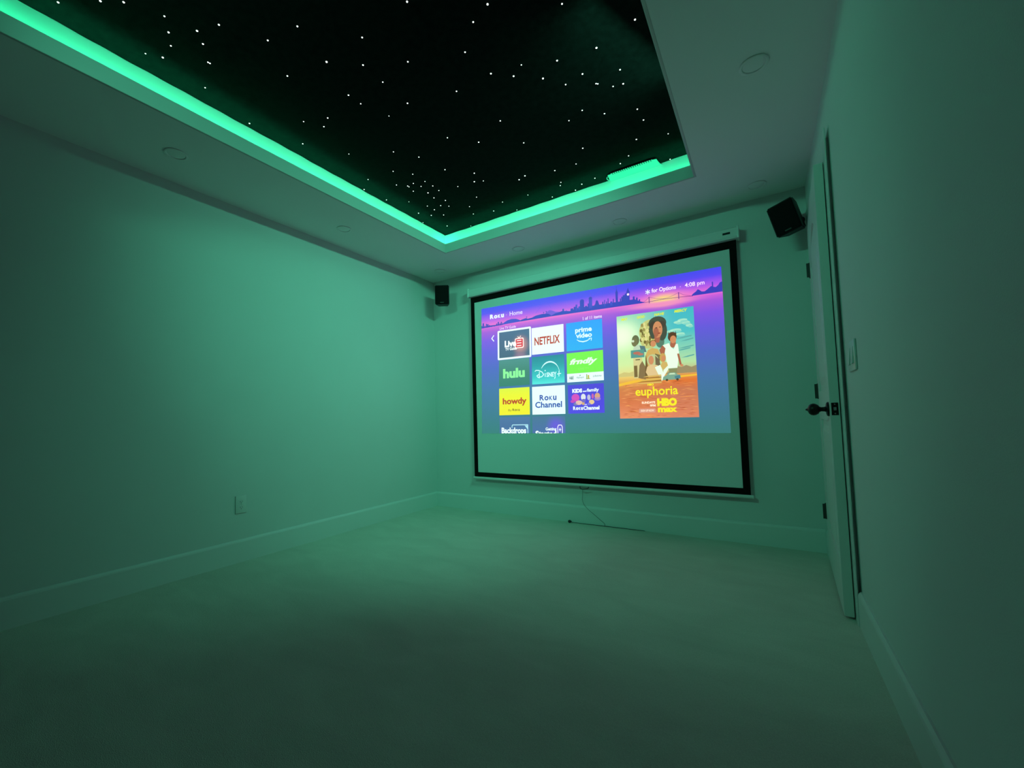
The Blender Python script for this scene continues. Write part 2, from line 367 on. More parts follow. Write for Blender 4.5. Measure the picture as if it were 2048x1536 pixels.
# ------------------------------------------------------------------ led strips
def led_strip(label, a, b_, facing, m):
    """strip profile along a-b; carrier tape with the glowing diffuser on its face"""
    a, b_, f = Vector(a), Vector(b_), Vector(facing).normalized()
    d = (b_ - a).normalized(); s = d.cross(f)
    t = thing('led_strip', label, 'strip light', tuple(a), group='cove light strips')
    for nm, w0, off0, off1, mm in (('strip_tape', 0.022, 0.0005, 0.0025, M_white), ('strip_diffuser', 0.019, 0.0025, 0.0045, m)):
        bm = bmesh.new()
        vs = [bm.verts.new(p - a + s * u + f * v) for p in (a, b_) for u in (-w0, w0) for v in (off0, off1)]
        for q in ((0, 1, 3, 2), (4, 6, 7, 5), (0, 4, 5, 1), (2, 3, 7, 6), (0, 2, 6, 4), (1, 5, 7, 3)): bm.faces.new([vs[i] for i in q])
        obj(nm, bm, mm, t)
    return t
g = 0.03
ZS = H + 0.016
led_strip('green light strip lying behind the left lip of the tray', (TX0 - 0.050, CY0 + g, ZS), (TX0 - 0.050, CY1 - g, ZS), (0, 0, 1), M_led_shelf_left)
led_strip('green light strip lying behind the screen-side lip of the tray', (CX0 + g, TY1 + 0.060, ZS), (CX1 - g, TY1 + 0.060, ZS), (0, 0, 1), M_led_shelf_back)
ZW = 2.628
def added_beam(t, loc, aim, length, watts, spread, color):
    """area lamp added in front of a strip, aimed to brighten the far end"""
    l = bpy.data.lights.new('added_beam', 'AREA'); l.shape = 'RECTANGLE'; l.size = length; l.size_y = 0.034
    l.energy = watts; l.color = color; l.spread = math.radians(spread)
    o = bpy.data.objects.new('added_beam', l); COL.objects.link(o); o.parent = t
    o.location = Vector(loc) - t.location
    z = -Vector(aim).normalized(); x = Vector((0, 0, 1)).cross(z).normalized(); y = z.cross(x)
    o.rotation_euler = Matrix((x, y, z)).transposed().to_euler()
    return o
t1 = led_strip('green light strip on the right side of the tray, hidden above its lip', (CX1, CY0 + g, ZW), (CX1, CY1 - g, ZW), (-1, 0, 0), M_led_wall)
t2 = led_strip('green light strip on the tray side nearest the viewer', (CX0 + g, CY0, ZW), (CX1 - g, CY0, ZW), (0, 1, 0), M_led_wall)
added_beam(t1, (CX1 - 0.006, -1.30, ZW), (-1, 0.36, -0.52), 1.3, W_RIGHT, 98, LED)
added_beam(t2, (1.62, CY0 + 0.006, ZW), (0.02, 1, -0.34), 1.3, W_NEAR, 104, LED)

# ------------------------------------------------------------------ vent under the panel on the screen side
vent = thing('air_vent', 'white louvred vent lit green at the right end of the tray, screen side', 'vent', (2.31, CY1, PANZ - 0.010))
vx = 0.165
bm = bmesh.new()
pts = [(-vx - 0.014, 0.0)] + [(-vx - 0.002 - 0.006 * math.cos(t), -0.084 - 0.010 * math.sin(t)) for t in [i * PI / 12 for i in range(7)]]
pts += [(vx - 0.020 + 0.016 * math.sin(t), -0.080 - 0.014 * math.cos(t)) for t in [i * PI / 12 for i in range(7)]] + [(vx - 0.001, -0.05), (vx + 0.004, -0.02), (vx + 0.016, 0.0)]
A = [bm.verts.new((x, y, -0.003)) for x, y in pts]; B = [bm.verts.new((x, y, 0.0)) for x, y in pts]
bm.faces.new(A); bm.faces.new(B[::-1])
for i in range(len(pts)): bm.faces.new((A[i], A[(i + 1) % len(pts)], B[(i + 1) % len(pts)], B[i]))
obj('vent_body', bm, M_vent, vent)
for i in range(20):
    x = -vx + 0.022 + i * (2 * vx - 0.056) / 19
    bm = bmesh.new(); box(bm, x - 0.0045, x + 0.0045, -0.103, -0.090, -0.0034, -0.0006, 0.0008, 1)
    obj('louver', bm, M_vent, vent)
    bm = bmesh.new(); box(bm, x + 0.0050, x + 0.0105, -0.104, -0.084, -0.0042, -0.0025)
    if i < 19: obj('louver_slot', bm, M_slot, vent)
bm = bmesh.new()
tube(bm, smooth_path([(-vx - 0.012, -0.078, -0.004), (-vx - 0.020, -0.066, -0.006), (-vx - 0.022, -0.046, -0.006), (-vx - 0.014, -0.026, -0.004)]), 0.003)
obj('side_lever', bm, M_vent, vent, 180)

# ------------------------------------------------------------------ recessed downlights
def downlight(x, y, label):
    t = thing('recessed_light', label, 'ceiling light', (x, y, H), group='recessed ceiling lights')
    return t
bmr = bmesh.new(); lathe(bmr, [(0.056, -0.0002), (0.0565, -0.003), (0.053, -0.0052), (0.045, -0.0042), (0.043, -0.0015), (0.043, -0.0002)], 48)
bml = bmesh.new(); lathe(bml, [(0, -0.0030), (0.036, -0.0028), (0.0425, -0.0015), (0.0425, -0.0003), (0, -0.0003)], 48)
DL = [(0.309, -1.429, 'unlit recessed ceiling light near the middle of the left wall'),
      (1.222, -0.251, 'unlit recessed ceiling light above the left part of the screen'),
      (2.120, -0.235, 'unlit recessed ceiling light above the right part of the screen'),
      (3.024, -0.215, 'unlit recessed ceiling light beside the right-hand speaker'),
      (3.029, -1.385, 'unlit recessed ceiling light right of the tray, near the top edge of the photo'),
      (0.330, -2.569, 'unlit recessed ceiling light on the dim far-left part of the soffit'),
      (0.304, -0.248, 'unlit recessed ceiling light just above the corner speaker on the left')]
first = None
for x, y, lab in DL:
    t = downlight(x, y, lab)
    if first is None:
        a = obj('trim_ring', bmr, M_lens, t, 40); c = obj('lens', bml, M_lens, t, 40); first = (a, c)
    else:
        for s_ in first:
            k = s_.copy(); COL.objects.link(k); k.parent = t

# ------------------------------------------------------------------ speakers
def speaker(label, loc, rot, w, d, h, bracket):
    t = thing('speaker', label, 'speaker', loc, rot, group='wall speakers')
    bm = bmesh.new()   # cabinet: back narrower than front
    vs = box(bm, -w / 2, w / 2, -d / 2, d / 2, -h / 2, h / 2)
    for v in bm.verts:
        if v.co.y > 0: v.co.x *= 0.72; v.co.z *= 0.92
    bmesh.ops.bevel(bm, geom=bm.edges[:], offset=0.008, segments=3, affect='EDGES')
    obj('cabinet', bm, M_black, t, 40)
    bm = bmesh.new(); box(bm, -w / 2 + 0.008, w / 2 - 0.008, -d / 2 - 0.008, -d / 2 + 0.002, -h / 2 + 0.008, h / 2 - 0.008, 0.005, 3)
    obj('grille', bm, M_grille, t, 40)
    bm = bmesh.new(); box(bm, -0.018, 0.018, -d / 2 - 0.0095, -d / 2 - 0.007, -h / 2 + 0.016, -h / 2 + 0.024, 0.001, 1)
    obj('badge', bm, M_hinge, t)
    bm = bmesh.new(); cyl(bm, (0, d / 2 - 0.01, 0), bracket, 0.011, n=16)
    MB = Matrix.Translation(bracket)
    cyl(bm, Vector(bracket), Vector(bracket) + (Vector(bracket) - Vector((0, d / 2 - 0.01, 0))).normalized() * 0.006, 0.026, n=24)
    obj('bracket', bm, M_black, t, 40)
    return t
speaker('small black speaker mounted high in the left corner beside the screen', (0.285, -0.190, 2.195), (math.radians(3), 0, math.radians(33)), 0.148, 0.13, 0.200, (0, 0.222, 0.0))
speaker('small black tilted speaker mounted high in the right corner above the door', (3.182, -0.215, 2.166), (math.radians(12), math.radians(-11), math.radians(-22)), 0.150, 0.15, 0.205, (0, 0.236, -0.002))

# ------------------------------------------------------------------ outlet and switch
t = thing('wall_outlet', 'white double electrical outlet low on the left wall', 'outlet', (0, -2.045, 0.382))
bm = bmesh.new(); box(bm, 0.0002, 0.0072, -0.036, 0.036, -0.0585, 0.0585, 0.0022, 2); obj('cover_plate', bm, M_plate, t, 40)
for s in (-1, 1):
    bm = bmesh.new()
    lathe(bm, [(0, 0.0055), (0.0155, 0.0055), (0.0165, 0.0078), (0, 0.0078)], 32, Matrix.Translation((0, 0, s * 0.0195)) @ Matrix.Rotation(PI / 2, 4, 'Y'))
    rc = obj('receptacle', bm, M_plate, t)
    bm = bmesh.new()
    for yy, hh in ((-0.0062, 0.0045), (0.0062, 0.0035)): box(bm, 0.0076, 0.0082, yy - 0.001, yy + 0.001, s * 0.0195 + 0.001 - hh, s * 0.0195 + 0.001 + hh)
    cyl(bm, (0.0076, 0, s * 0.0195 - 0.009), (0.0082, 0, s * 0.0195 - 0.009), 0.0023, n=12)
    obj('socket_slot', bm, M_slot, rc)
bm = bmesh.new(); cyl(bm, (0.006, 0, 0), (0.0072, 0, 0), 0.003, n=16); obj('screw', bm, M_plate, t)

t = thing('light_switch', 'white rocker light switch on the right wall beside the door', 'light switch', (W, -1.315, 1.135))
bm = bmesh.new(); box(bm, -0.0075, -0.0002, -0.085, 0.058, -0.060, 0.060, 0.003, 2); obj('cover_plate', bm, M_plate, t, 40)
for yc in (-0.048, 0.021):
    bm = bmesh.new()
    vs = [bm.verts.new(v) for v in ((-0.007, yc - 0.0165, -0.0335), (-0.007, yc + 0.0165, -0.0335), (-0.007, yc + 0.0165, 0.0335), (-0.007, yc - 0.0165, 0.0335),
          (-0.0135, yc - 0.0165, -0.0335), (-0.0135, yc + 0.0165, -0.0335), (-0.0085, yc + 0.0165, 0.0335), (-0.0085, yc - 0.0165, 0.0335))]
    for q in ((0, 1, 2, 3), (4, 5, 6, 7), (0, 1, 5, 4), (1, 2, 6, 5), (2, 3, 7, 6), (3, 0, 4, 7)): bm.faces.new([vs[i] for i in q])
    obj('rocker', bm, M_plate, t)

# ------------------------------------------------------------------ projection screen
SX0, SX1, SZ0, SZ1 = 0.540, 2.884, 0.345, 2.166
YF = -0.050
scr = thing('projector_screen', 'large pull-down projection screen with black border showing a streaming menu', 'projection screen', (0, 0, 0))
bm = bmesh.new()
prof = [(-0.022, 2.240), (-0.086, 2.240), (-0.093, 2.234), (-0.093, 2.222), (-0.098, 2.219), (-0.098, 2.172), (-0.090, 2.160), (-0.022, 2.160)]
k = len(prof)
A = [bm.verts.new((0.545, y, z)) for y, z in prof]; B = [bm.verts.new((2.892, y, z)) for y, z in prof]
for i in range(k): bm.faces.new((A[i], A[(i + 1) % k], B[(i + 1) % k], B[i]))
bm.faces.new(A); bm.faces.new(B[::-1])
case = obj('screen_case', bm, M_case, scr, 25)
for x0, x1 in ((0.530, 0.545), (2.892, 2.907)):
    bm = bmesh.new(); box(bm, x0, x1, -0.102, -0.018, 2.156, 2.245, 0.004, 3); obj('end_cap', bm, M_case, case, 40)
    bm = bmesh.new(); box(bm, x0 + 0.002, x1 - 0.002, -0.018, -0.0005, 2.18, 2.25, 0.001, 1); obj('mounting_tab', bm, M_case, case)
bm = bmesh.new(); box(bm, 2.805, 2.852, -0.0990, -0.0975, 2.194, 2.209); obj('case_label', bm, M_black, case)['label'] = 'small dark label on the case'
# fabric: flat cloth hanging a few centimetres off the wall
bm = bmesh.new(); box(bm, SX0 + 0.006, SX1 - 0.006, YF + 0.0006, YF + 0.0012, SZ0, SZ1)
obj('screen_fabric', bm, M_fabric, scr)
bx0, bx1, bz0, bz1 = 0.584, 2.839, 0.391, 2.103
bm = bmesh.new()
for a, b_, c, d in ((SX0, bx0, SZ0, SZ1), (bx1, SX1, SZ0, SZ1), (bx0, bx1, SZ0, bz0), (bx0, bx1, bz1, SZ1)): box(bm, a, b_, YF - 0.0008, YF + 0.0006, c, d)
obj('black_border', bm, M_border, scr)
bm = bmesh.new(); cyl(bm, (SX0 - 0.006, YF, SZ0 - 0.011), (SX1 + 0.012, YF, SZ0 - 0.011), 0.0125, n=24)
for x in (SX0 - 0.006, SX1 + 0.012): cyl(bm, (x - 0.003, YF, SZ0 - 0.011), (x + 0.003, YF, SZ0 - 0.011), 0.014, n=24)
bar = obj('bottom_bar', bm, M_case, scr, 40)
bm = bmesh.new()
tube(bm, smooth_path([(1.645, YF - 0.008, SZ0 - 0.022), (1.648, YF - 0.012, SZ0 - 0.036), (1.662, YF - 0.013, SZ0 - 0.043), (1.690, YF - 0.013, SZ0 - 0.041), (1.716, YF - 0.012, SZ0 - 0.034), (1.722, YF - 0.008, SZ0 - 0.022)]), 0.0032)
obj('pull_handle', bm, M_hinge, bar, 180)
bm = bmesh.new()
tube(bm, smooth_path([(1.668, YF - 0.012, SZ0 - 0.046), (1.660, -0.045, 0.245), (1.655, -0.04, 0.205), (1.668, -0.035, 0.165), (1.700, -0.030, 0.128), (1.745, -0.028, 0.093), (1.800, -0.030, 0.052), (1.838, -0.040, 0.028), (1.843, -0.048, 0.006)]), 0.0016)
obj('pull_cord', bm, M_string, bar, 180)

# black cable on the carpet along the baseboard
t = thing('power_cable', 'thin black cable with a small plug lying along the baseboard under the screen', 'cable', (1.536, -0.045, 0))
bm = bmesh.new()
tube(bm, smooth_path([(0.010, 0.0, 0.008), (0.10, 0.012, 0.004), (0.22, 0.018, 0.003), (0.36, 0.020, 0.003), (0.50, 0.021, 0.003), (0.62, 0.022, 0.003)]), 0.0022)
obj('cord', bm, M_cable, t, 180)
bm = bmesh.new(); lathe(bm, [(0, 0), (0.009, 0.001), (0.0125, 0.008), (0.0125, 0.016), (0.008, 0.024), (0.004, 0.030), (0, 0.030)], 20, Matrix.Translation((-0.014, 0, 0.0125)) @ Matrix.Rotation(PI / 2, 4, 'Y'))
obj('plug', bm, M_cable, t, 60)

# ------------------------------------------------------------------ the projected menu
# menu space: u 0..1000 to the right, v 0..562 downwards, mapped onto the cloth (a slightly keystoned rectangle)
def solve8(src, dst):
    A = []
    for (x, y), (X, Y) in zip(src, dst):
        A.append([x, y, 1, 0, 0, 0, -X * x, -X * y, X]); A.append([0, 0, 0, x, y, 1, -Y * x, -Y * y, Y])
    n = 8
    for i in range(n):
        p = max(range(i, n), key=lambda r_: abs(A[r_][i])); A[i], A[p] = A[p], A[i]
        for r_ in range(n):
            if r_ != i:
                f = A[r_][i] / A[i][i]
                A[r_] = [a - f * b for a, b in zip(A[r_], A[i])]
    return [A[i][8] / A[i][i] for i in range(n)] + [1.0]
HM = solve8([(0, 0), (1000, 0), (1000, 562), (0, 562)], [(0.670, 2.026), (2.782, 1.987), (2.785, 0.776), (0.640, 0.774)])
def P(u, v, layer):
    w = HM[6] * u + HM[7] * v + 1
    return Vector(((HM[0] * u + HM[1] * v + HM[2]) / w, YF - 0.0002 - 0.00035 * layer, (HM[3] * u + HM[4] * v + HM[5]) / w))

AMB = tuple(v * 0.215 for v in lin((62, 136, 114)))     # room light the picture area returns
def em(c):
    k = 1.15 if min(c) > 200 else 1.0
    return tuple(max(0.0, a * k - b) for a, b in zip(lin(c), AMB))
_mc = {}
def lit(c):
    """darkened cloth with one glowing colour standing in for projector light"""
    if c not in _mc:
        _mc[c] = mat('projected_%02x%02x%02x' % c, (0.15, 0.15, 0.15), 0.9, spec=0.05, bump=0.02, bump_scale=900, emit=em(c), estr=1.0)
    return _mc[c]
def lit_grad(name, stops, axis=1, glows=(), side=None):
    """projected light running through colours down the shape, with soft round glows (u, v, radius_u, radius_v, colour)"""
    m = mat(name, (0.15, 0.15, 0.15), 0.9, spec=0.05, bump=0.02, bump_scale=900, emit=(0, 0, 0), estr=1.0)
    nt = m.node_tree; b = nt.nodes['Principled BSDF']
    uv = nt.nodes.new('ShaderNodeUVMap'); sp = nt.nodes.new('ShaderNodeSeparateXYZ'); nt.links.new(uv.outputs[0], sp.inputs[0])
    def ramp(st, ax):
        r = nt.nodes.new('ShaderNodeValToRGB'); el = r.color_ramp.elements
        while len(el) > 1: el.remove(el[-1])
        el[0].position = st[0][0]; el[0].color = (*em(st[0][1]), 1)
        for p_, c in st[1:]:
            e = el.new(p_); e.color = (*em(c), 1)
        nt.links.new(sp.outputs[ax], r.inputs[0]); return r.outputs[0]
    cur = ramp(stops, axis)
    if side:
        o2 = ramp(side[0], axis)
        mr = nt.nodes.new('ShaderNodeMapRange'); mr.interpolation_type = 'SMOOTHSTEP'
        mr.inputs[1].default_value = side[1]; mr.inputs[2].default_value = side[2]
        nt.links.new(sp.outputs[0], mr.inputs[0])
        mx = nt.nodes.new('ShaderNodeMix'); mx.data_type = 'RGBA'
        nt.links.new(mr.outputs[0], mx.inputs[0]); nt.links.new(cur, mx.inputs[6]); nt.links.new(o2, mx.inputs[7]); cur = mx.outputs[2]
    for gu, gv, ru, rv, c in glows:
        sb = nt.nodes.new('ShaderNodeVectorMath'); sb.operation = 'SUBTRACT'; sb.inputs[1].default_value = (gu, gv, 0); nt.links.new(uv.outputs[0], sb.inputs[0])
        dv = nt.nodes.new('ShaderNodeVectorMath'); dv.operation = 'DIVIDE'; dv.inputs[1].default_value = (ru, rv, 1); nt.links.new(sb.outputs[0], dv.inputs[0])
        ln = nt.nodes.new('ShaderNodeVectorMath'); ln.operation = 'LENGTH'; nt.links.new(dv.outputs[0], ln.inputs[0])
        mr = nt.nodes.new('ShaderNodeMapRange'); mr.interpolation_type = 'SMOOTHERSTEP'
        mr.inputs[1].default_value = 1.0; mr.inputs[2].default_value = 0.0; nt.links.new(ln.outputs['Value'], mr.inputs[0])
        mx = nt.nodes.new('ShaderNodeMix'); mx.data_type = 'RGBA'; mx.inputs[7].default_value = (*em(c), 1)
        nt.links.new(mr.outputs[0], mx.inputs[0]); nt.links.new(cur, mx.inputs[6]); cur = mx.outputs[2]
    nt.links.new(cur, b.inputs['Emission Color'])
    return m

class Flat:
    """flat coloured shapes on the cloth, gathered into one mesh"""
    def __init__(s, uvbox=(0, 0, 1000, 562)):
        s.bm = bmesh.new(); s.mats = []; s.uv = s.bm.loops.layers.uv.new('UVMap'); s.box = uvbox
    def mi(s, m):
        if m not in s.mats: s.mats.append(m)
        return s.mats.index(m)
    def poly(s, pts, m, layer):
        m = lit(m) if isinstance(m, tuple) else m
        vs = [s.bm.verts.new(P(u, v, layer)) for u, v in pts]
        try: f = s.bm.faces.new(vs)
        except ValueError: return
        f.material_index = s.mi(m)
        x0, y0, x1, y1 = s.box
        for l, (u, v) in zip(f.loops, pts): l[s.uv].uv = ((u - x0) / (x1 - x0), (v - y0) / (y1 - y0))
    def tri(s, pts, m, layer):     # concave outlines
        from mathutils.geometry import tessellate_polygon
        for a, b_, c in tessellate_polygon([[Vector((u, v, 0)) for u, v in pts]]): s.poly([pts[a], pts[b_], pts[c]], m, layer)
    def rect(s, u0, v0, u1, v1, m, layer, r=0):
        if not r: return s.poly([(u0, v0), (u0, v1), (u1, v1), (u1, v0)], m, layer)
        pts = []
        for cx, cy, a0 in ((u0 + r, v0 + r, -PI / 2), (u0 + r, v1 - r, PI), (u1 - r, v1 - r, PI / 2), (u1 - r, v0 + r, 0)):
            for k in range(5):
                a = a0 - k * PI / 8
                pts.append((cx + r * math.cos(a), cy + r * math.sin(a)))
        s.poly(pts, m, layer)
    def ell(s, cu, cv, ru, rv, m, layer, n=28, a0=0, a1=2 * PI):
        s.poly([(cu + ru * math.cos(a0 + (a1 - a0) * i / n), cv + rv * math.sin(a0 + (a1 - a0) * i / n)) for i in range(n)], m, layer)
    def stroke(s, pts, w, m, layer, cap=True):
        for i in range(len(pts) - 1):
            (a, b_), (c, d) = pts[i], pts[i + 1]
            wa = w[i] if isinstance(w, (list, tuple)) else w; wb = w[i + 1] if isinstance(w, (list, tuple)) else w
            L_ = math.hypot(c - a, d - b_) or 1; nx_, ny_ = -(d - b_) / L_, (c - a) / L_
            s.poly([(a - nx_ * wa, b_ - ny_ * wa), (a + nx_ * wa, b_ + ny_ * wa), (c + nx_ * wb, d + ny_ * wb), (c - nx_ * wb, d - ny_ * wb)], m, layer)
            if cap and i: s.ell(a, b_, wa, wa, m, layer + 0.02, 8)
    def arc(s, cu, cv, ru, rv, a0, a1, w, m, layer, n=24):
        s.stroke([(cu + ru * math.cos(a0 + (a1 - a0) * i / n), cv + rv * math.sin(a0 + (a1 - a0) * i / n)) for i in range(n + 1)], w, m, layer, False)
    def text(s, txt, u0, v0, u1, v1, m, layer, bold=0.0, shear=0.0, rise=0.0, space=1.0):
        """lettering filling the box u0..u1, v0 (top) .. v1 (bottom)"""
        cu = bpy.data.curves.new('lettering', 'FONT'); cu.body = txt; cu.offset = bold; cu.shear = shear; cu.space_character = space
        cu.resolution_u = 3; cu.fill_mode = 'BOTH'
        o = bpy.data.objects.new('lettering', cu); COL.objects.link(o)
        bpy.context.view_layer.update()
        dg = bpy.context.evaluated_depsgraph_get(); me = bpy.data.meshes.new_from_object(o.evaluated_get(dg))
        xs = [v.co.x for v in me.vertices]; ys = [v.co.y for v in me.vertices]
        x0, x1, y0, y1 = min(xs), max(xs), min(ys), max(ys)
        m = lit(m) if isinstance(m, tuple) else m; idx = s.mi(m)
        uvb = s.box
        vs = []
        for v in me.vertices:
            fx = (v.co.x - x0) / (x1 - x0); fy = (v.co.y - y0) / (y1 - y0)
            u = u0 + fx * (u1 - u0); w_ = v1 - fy * (v1 - v0) - rise * fx
            vs.append((s.bm.verts.new(P(u, w_, layer)), u, w_))
        for p in me.polygons:
            try: f = s.bm.faces.new([vs[i][0] for i in p.vertices])
            except ValueError: continue
            f.material_index = idx
            for l, i in zip(f.loops, p.vertices): l[s.uv].uv = ((vs[i][1] - uvb[0]) / (uvb[2] - uvb[0]), (vs[i][2] - uvb[1]) / (uvb[3] - uvb[1]))
        bpy.data.objects.remove(o); bpy.data.curves.remove(cu); bpy.data.meshes.remove(me)
    def roku(s, u0, v0, u1, v1, m, layer, bold):
        w = u1 - u0; xv = v0 + 0.25 * (v1 - v0)
        for ch, a, b_, top in (('R', 0.0, 0.27, v0), ('o', 0.29, 0.535, xv), ('K', 0.575, 0.765, xv), ('u', 0.80, 1.0, xv)):
            s.text(ch, u0 + a * w, top, u0 + b_ * w, v1 + (0.5 if ch in 'ou' else 0), m, layer, bold=bold)
    def cut_below(s, v):
        a, b_ = P(0, v, 0), P(1000, v, 0); d = b_ - a
        bmesh.ops.bisect_plane(s.bm, geom=s.bm.verts[:] + s.bm.edges[:] + s.bm.faces[:], plane_co=a, plane_no=(d.z, 0, -d.x), clear_outer=True)
    def done(s, name, parent, label=None):
        bm = s.bm
        for f in bm.faces:
            f.normal_update()
            if f.normal.y > 0: f.normal_flip()
        me = bpy.data.meshes.new(name); bm.to_mesh(me); bm.free()
        for m in s.mats: me.materials.append(m)
        o = bpy.data.objects.new(name, me); COL.objects.link(o); o.parent = parent
        if label: o['label'] = label
        return o

WHT = (232, 255, 250)
# backdrop: dusk sky, skyline, water fading out
bgm = lit_grad('menu_backdrop', [(0.0, (72, 86, 242)), (0.045, (92, 84, 244)), (0.10, (176, 98, 238)), (0.150, (246, 120, 214)), (0.168, (205, 104, 222)), (0.20, (165, 96, 222)), (0.27, (128, 94, 230)), (0.36, (104, 100, 222)), (0.50, (84, 112, 198)), (0.66, (74, 124, 172)), (0.84, (68, 128, 150)), (1.0, (62, 132, 128))],
               glows=[(0.81, 0.150, 0.14, 0.085, (250, 150, 190)), (0.805, 0.152, 0.085, 0.055, (252, 226, 130)), (0.79, 0.175, 0.2, 0.03, (246, 150, 200))],
               side=None)
pic = Flat()
NU, NV = 20, 24
for i in range(NU):
    for j in range(NV): pic.rect(1000 * i / NU, 562 * j / NV, 1000 * (i + 1) / NU, 562 * (j + 1) / NV, bgm, 0)
picture = pic.done('projected_picture', scr, 'glowing streaming menu thrown on the cloth')

sk = Flat()
NAVY = (62, 76, 192); NAVY2 = (74, 84, 206); FAR = (120, 92, 222)
def hills(pts, base, c, layer): sk.tri([(pts[0][0], base(pts[0][0]))] + pts + [(pts[-1][0], base(pts[-1][0]))], c, layer)
bs = lambda u: 90 - 7 * min(1, u / 300) if u < 300 else 83 + 4 * (u - 300) / 700
# left shore: low blocks, a long mound, cabins
for a, w_, h_ in ((0, 5, 12), (6, 8, 22), (16, 5, 10), (24, 6, 17), (31, 8, 14), (41, 6, 9), (50, 10, 6), (64, 12, 5), (80, 6, 10), (88, 7, 16), (97, 6, 8), (104, 6, 14), (112, 4, 8)):
    sk.rect(a, bs(a) - h_, a + w_, bs(a) + 1, NAVY, 1)
hills([(0, 85), (60, 83), (120, 84), (160, 80)], bs, NAVY, 1.1)
hills([(112, 86), (122, 78), (140, 71), (160, 68), (182, 70), (200, 77), (208, 83)], bs, NAVY2, 1.2)
hills([(196, 82), (215, 77), (232, 74), (240, 78), (262, 76), (280, 70), (310, 67), (338, 70), (350, 76), (352, 82)], bs, NAVY, 1.1)
hills([(318, 73), (332, 62), (345, 56), (354, 58), (372, 66), (395, 70), (400, 82)], bs, FAR, 1.0)
for u, v in ((236, 70), (318, 62), (330, 60)):
    sk.stroke([(u, v), (u + 2, 80)], 0.6, NAVY, 1.2); sk.ell(u, v, 3.2, 2.0, NAVY, 1.25, 10)
hills([(352, 80), (372, 73), (384, 72), (400, 68), (420, 70), (436, 73), (450, 70), (470, 66), (560, 66), (700, 66), (720, 77), (740, 85)], bs, NAVY, 1.1)
random.seed(11)
for a, w_, h_ in ((404, 7, 24), (413, 3, 14), (420, 3, 16), (440, 12, 20), (454, 8, 25), (462, 8, 33), (474, 7, 24), (502, 9, 22), (514, 5, 30), (542, 7, 22), (556, 9, 17), (566, 6, 14), (574, 5, 28), (582, 4, 34), (590, 4, 27), (596, 4, 38), (606, 9, 24), (617, 4, 33), (644, 5, 30), (650, 8, 36), (664, 9, 46), (676, 5, 25), (694, 7, 30), (706, 6, 24), (716, 5, 16)):
    sk.rect(a, bs(a) - h_, a + w_, bs(a) - 8, NAVY if int(a) % 3 else NAVY2, 1.2)
sk.rect(481, 41, 499, 75, NAVY, 1.3); sk.ell(490, 41, 9, 8, NAVY, 1.35, 16)                 # domed tower
sk.rect(519, 33, 533, 75, NAVY2, 1.3); sk.ell(526, 34, 7, 5, NAVY, 1.35, 16); sk.stroke([(526, 30), (525, 14)], 0.7, FAR, 1.3)
sk.poly([(548, 50), (544, 66), (562, 66), (557, 50), (552, 46)], NAVY, 1.3)
sk.rect(628, 27, 637, 70, NAVY, 1.3); sk.poly([(629, 27), (632.5, 13), (636, 27)], NAVY, 1.3); sk.stroke([(632.5, 15), (632.5, 6)], 0.5, NAVY, 1.3)
sk.rect(686 - 30, 44, 686 - 22, 70, NAVY, 1.25)
# clock tower and long bridge
sk.rect(671, 38, 682, 74, NAVY, 1.3); sk.poly([(669, 38), (676.5, 18), (684, 38)], NAVY, 1.3); sk.ell(676.5, 44, 4.4, 4.6, (255, 225, 245), 1.45, 18)
deck = [(738, 85), (800, 82.5), (862, 84), (905, 87)]
sk.stroke(deck, 0.9, (120, 62, 150), 1.4)
for u in (754, 858): sk.rect(u - 1.4, 66, u + 1.4, 90, (112, 60, 156), 1.45)
for pts in ([(728, 85), (742, 78), (754, 67)], [(754, 67), (780, 77), (806, 81), (832, 77), (858, 67)], [(858, 67), (874, 78), (898, 85)]): sk.stroke(pts, 0.5, (130, 64, 160), 1.4)
hills([(900, 86), (905, 80), (916, 73), (922, 66), (928, 70), (934, 76), (944, 77), (952, 72), (960, 66), (966, 62), (972, 66), (980, 68), (988, 62), (993, 54), (1000, 52)], bs, NAVY, 1.1)
sk.rect(968, 48, 972, 68, NAVY, 1.2)
# faint outline of a looping roller track behind the towers
for pts in ([(505, 45), (516, 36), (528, 38), (545, 30), (560, 16), (572, 8), (590, 4), (608, 8), (622, 18), (630, 34)], [(280, 60), (300, 40), (318, 24), (332, 22), (345, 34), (352, 48)]):
    sk.stroke(pts, 0.6, (112, 86, 236), 0.8)
sk.done('city_skyline', picture, 'dark blue skyline with a bridge at sunset')

hd = Flat(); hd.roku(47, 34, 121, 54, WHT, 2, 0.045); hd.done('menu_title', picture, 'bold white word Roku')
hd = Flat(); hd.text('Home', 151, 34.5, 216, 53, (222, 215, 252), 2, bold=0.012); hd.done('menu_title', picture, 'thin pale word Home')
for u, v in ((134, 46), (865, 47)):
    hd = Flat(); hd.ell(u, v, 1.7, 1.7, (220, 200, 250), 2, 10); hd.done('separator_dot', picture)
hd = Flat()
star_ = []
for k in range(6):
    a = k * PI / 3 + PI / 6
    for da, r_ in ((-0.30, 3.2), (-0.2, 9.2), (0.2, 9.2), (0.30, 3.2)): star_.append((750 + r_ * math.cos(a + da * (1.0 if r_ < 5 else 1.0)), 47 + r_ * math.sin(a + da)))
hd.tri(star_, WHT, 2); hd.done('asterisk_icon', picture, 'white asterisk')
hd = Flat(); hd.text('for Options', 764, 37, 850, 57, (246, 232, 252), 2, bold=0.02); hd.done('menu_caption', picture, 'white words for Options')
hd = Flat(); hd.text('4:08 pm', 880, 37, 945, 57, (246, 226, 252), 2, bold=0.012); hd.done('clock_text', picture, 'pale time 4:08 pm')
hd = Flat(); hd.text('1 of 11 items', 492, 105, 571, 118, (240, 226, 252), 2, bold=0.015); hd.done('menu_caption', picture, 'small white words 1 of 11 items')
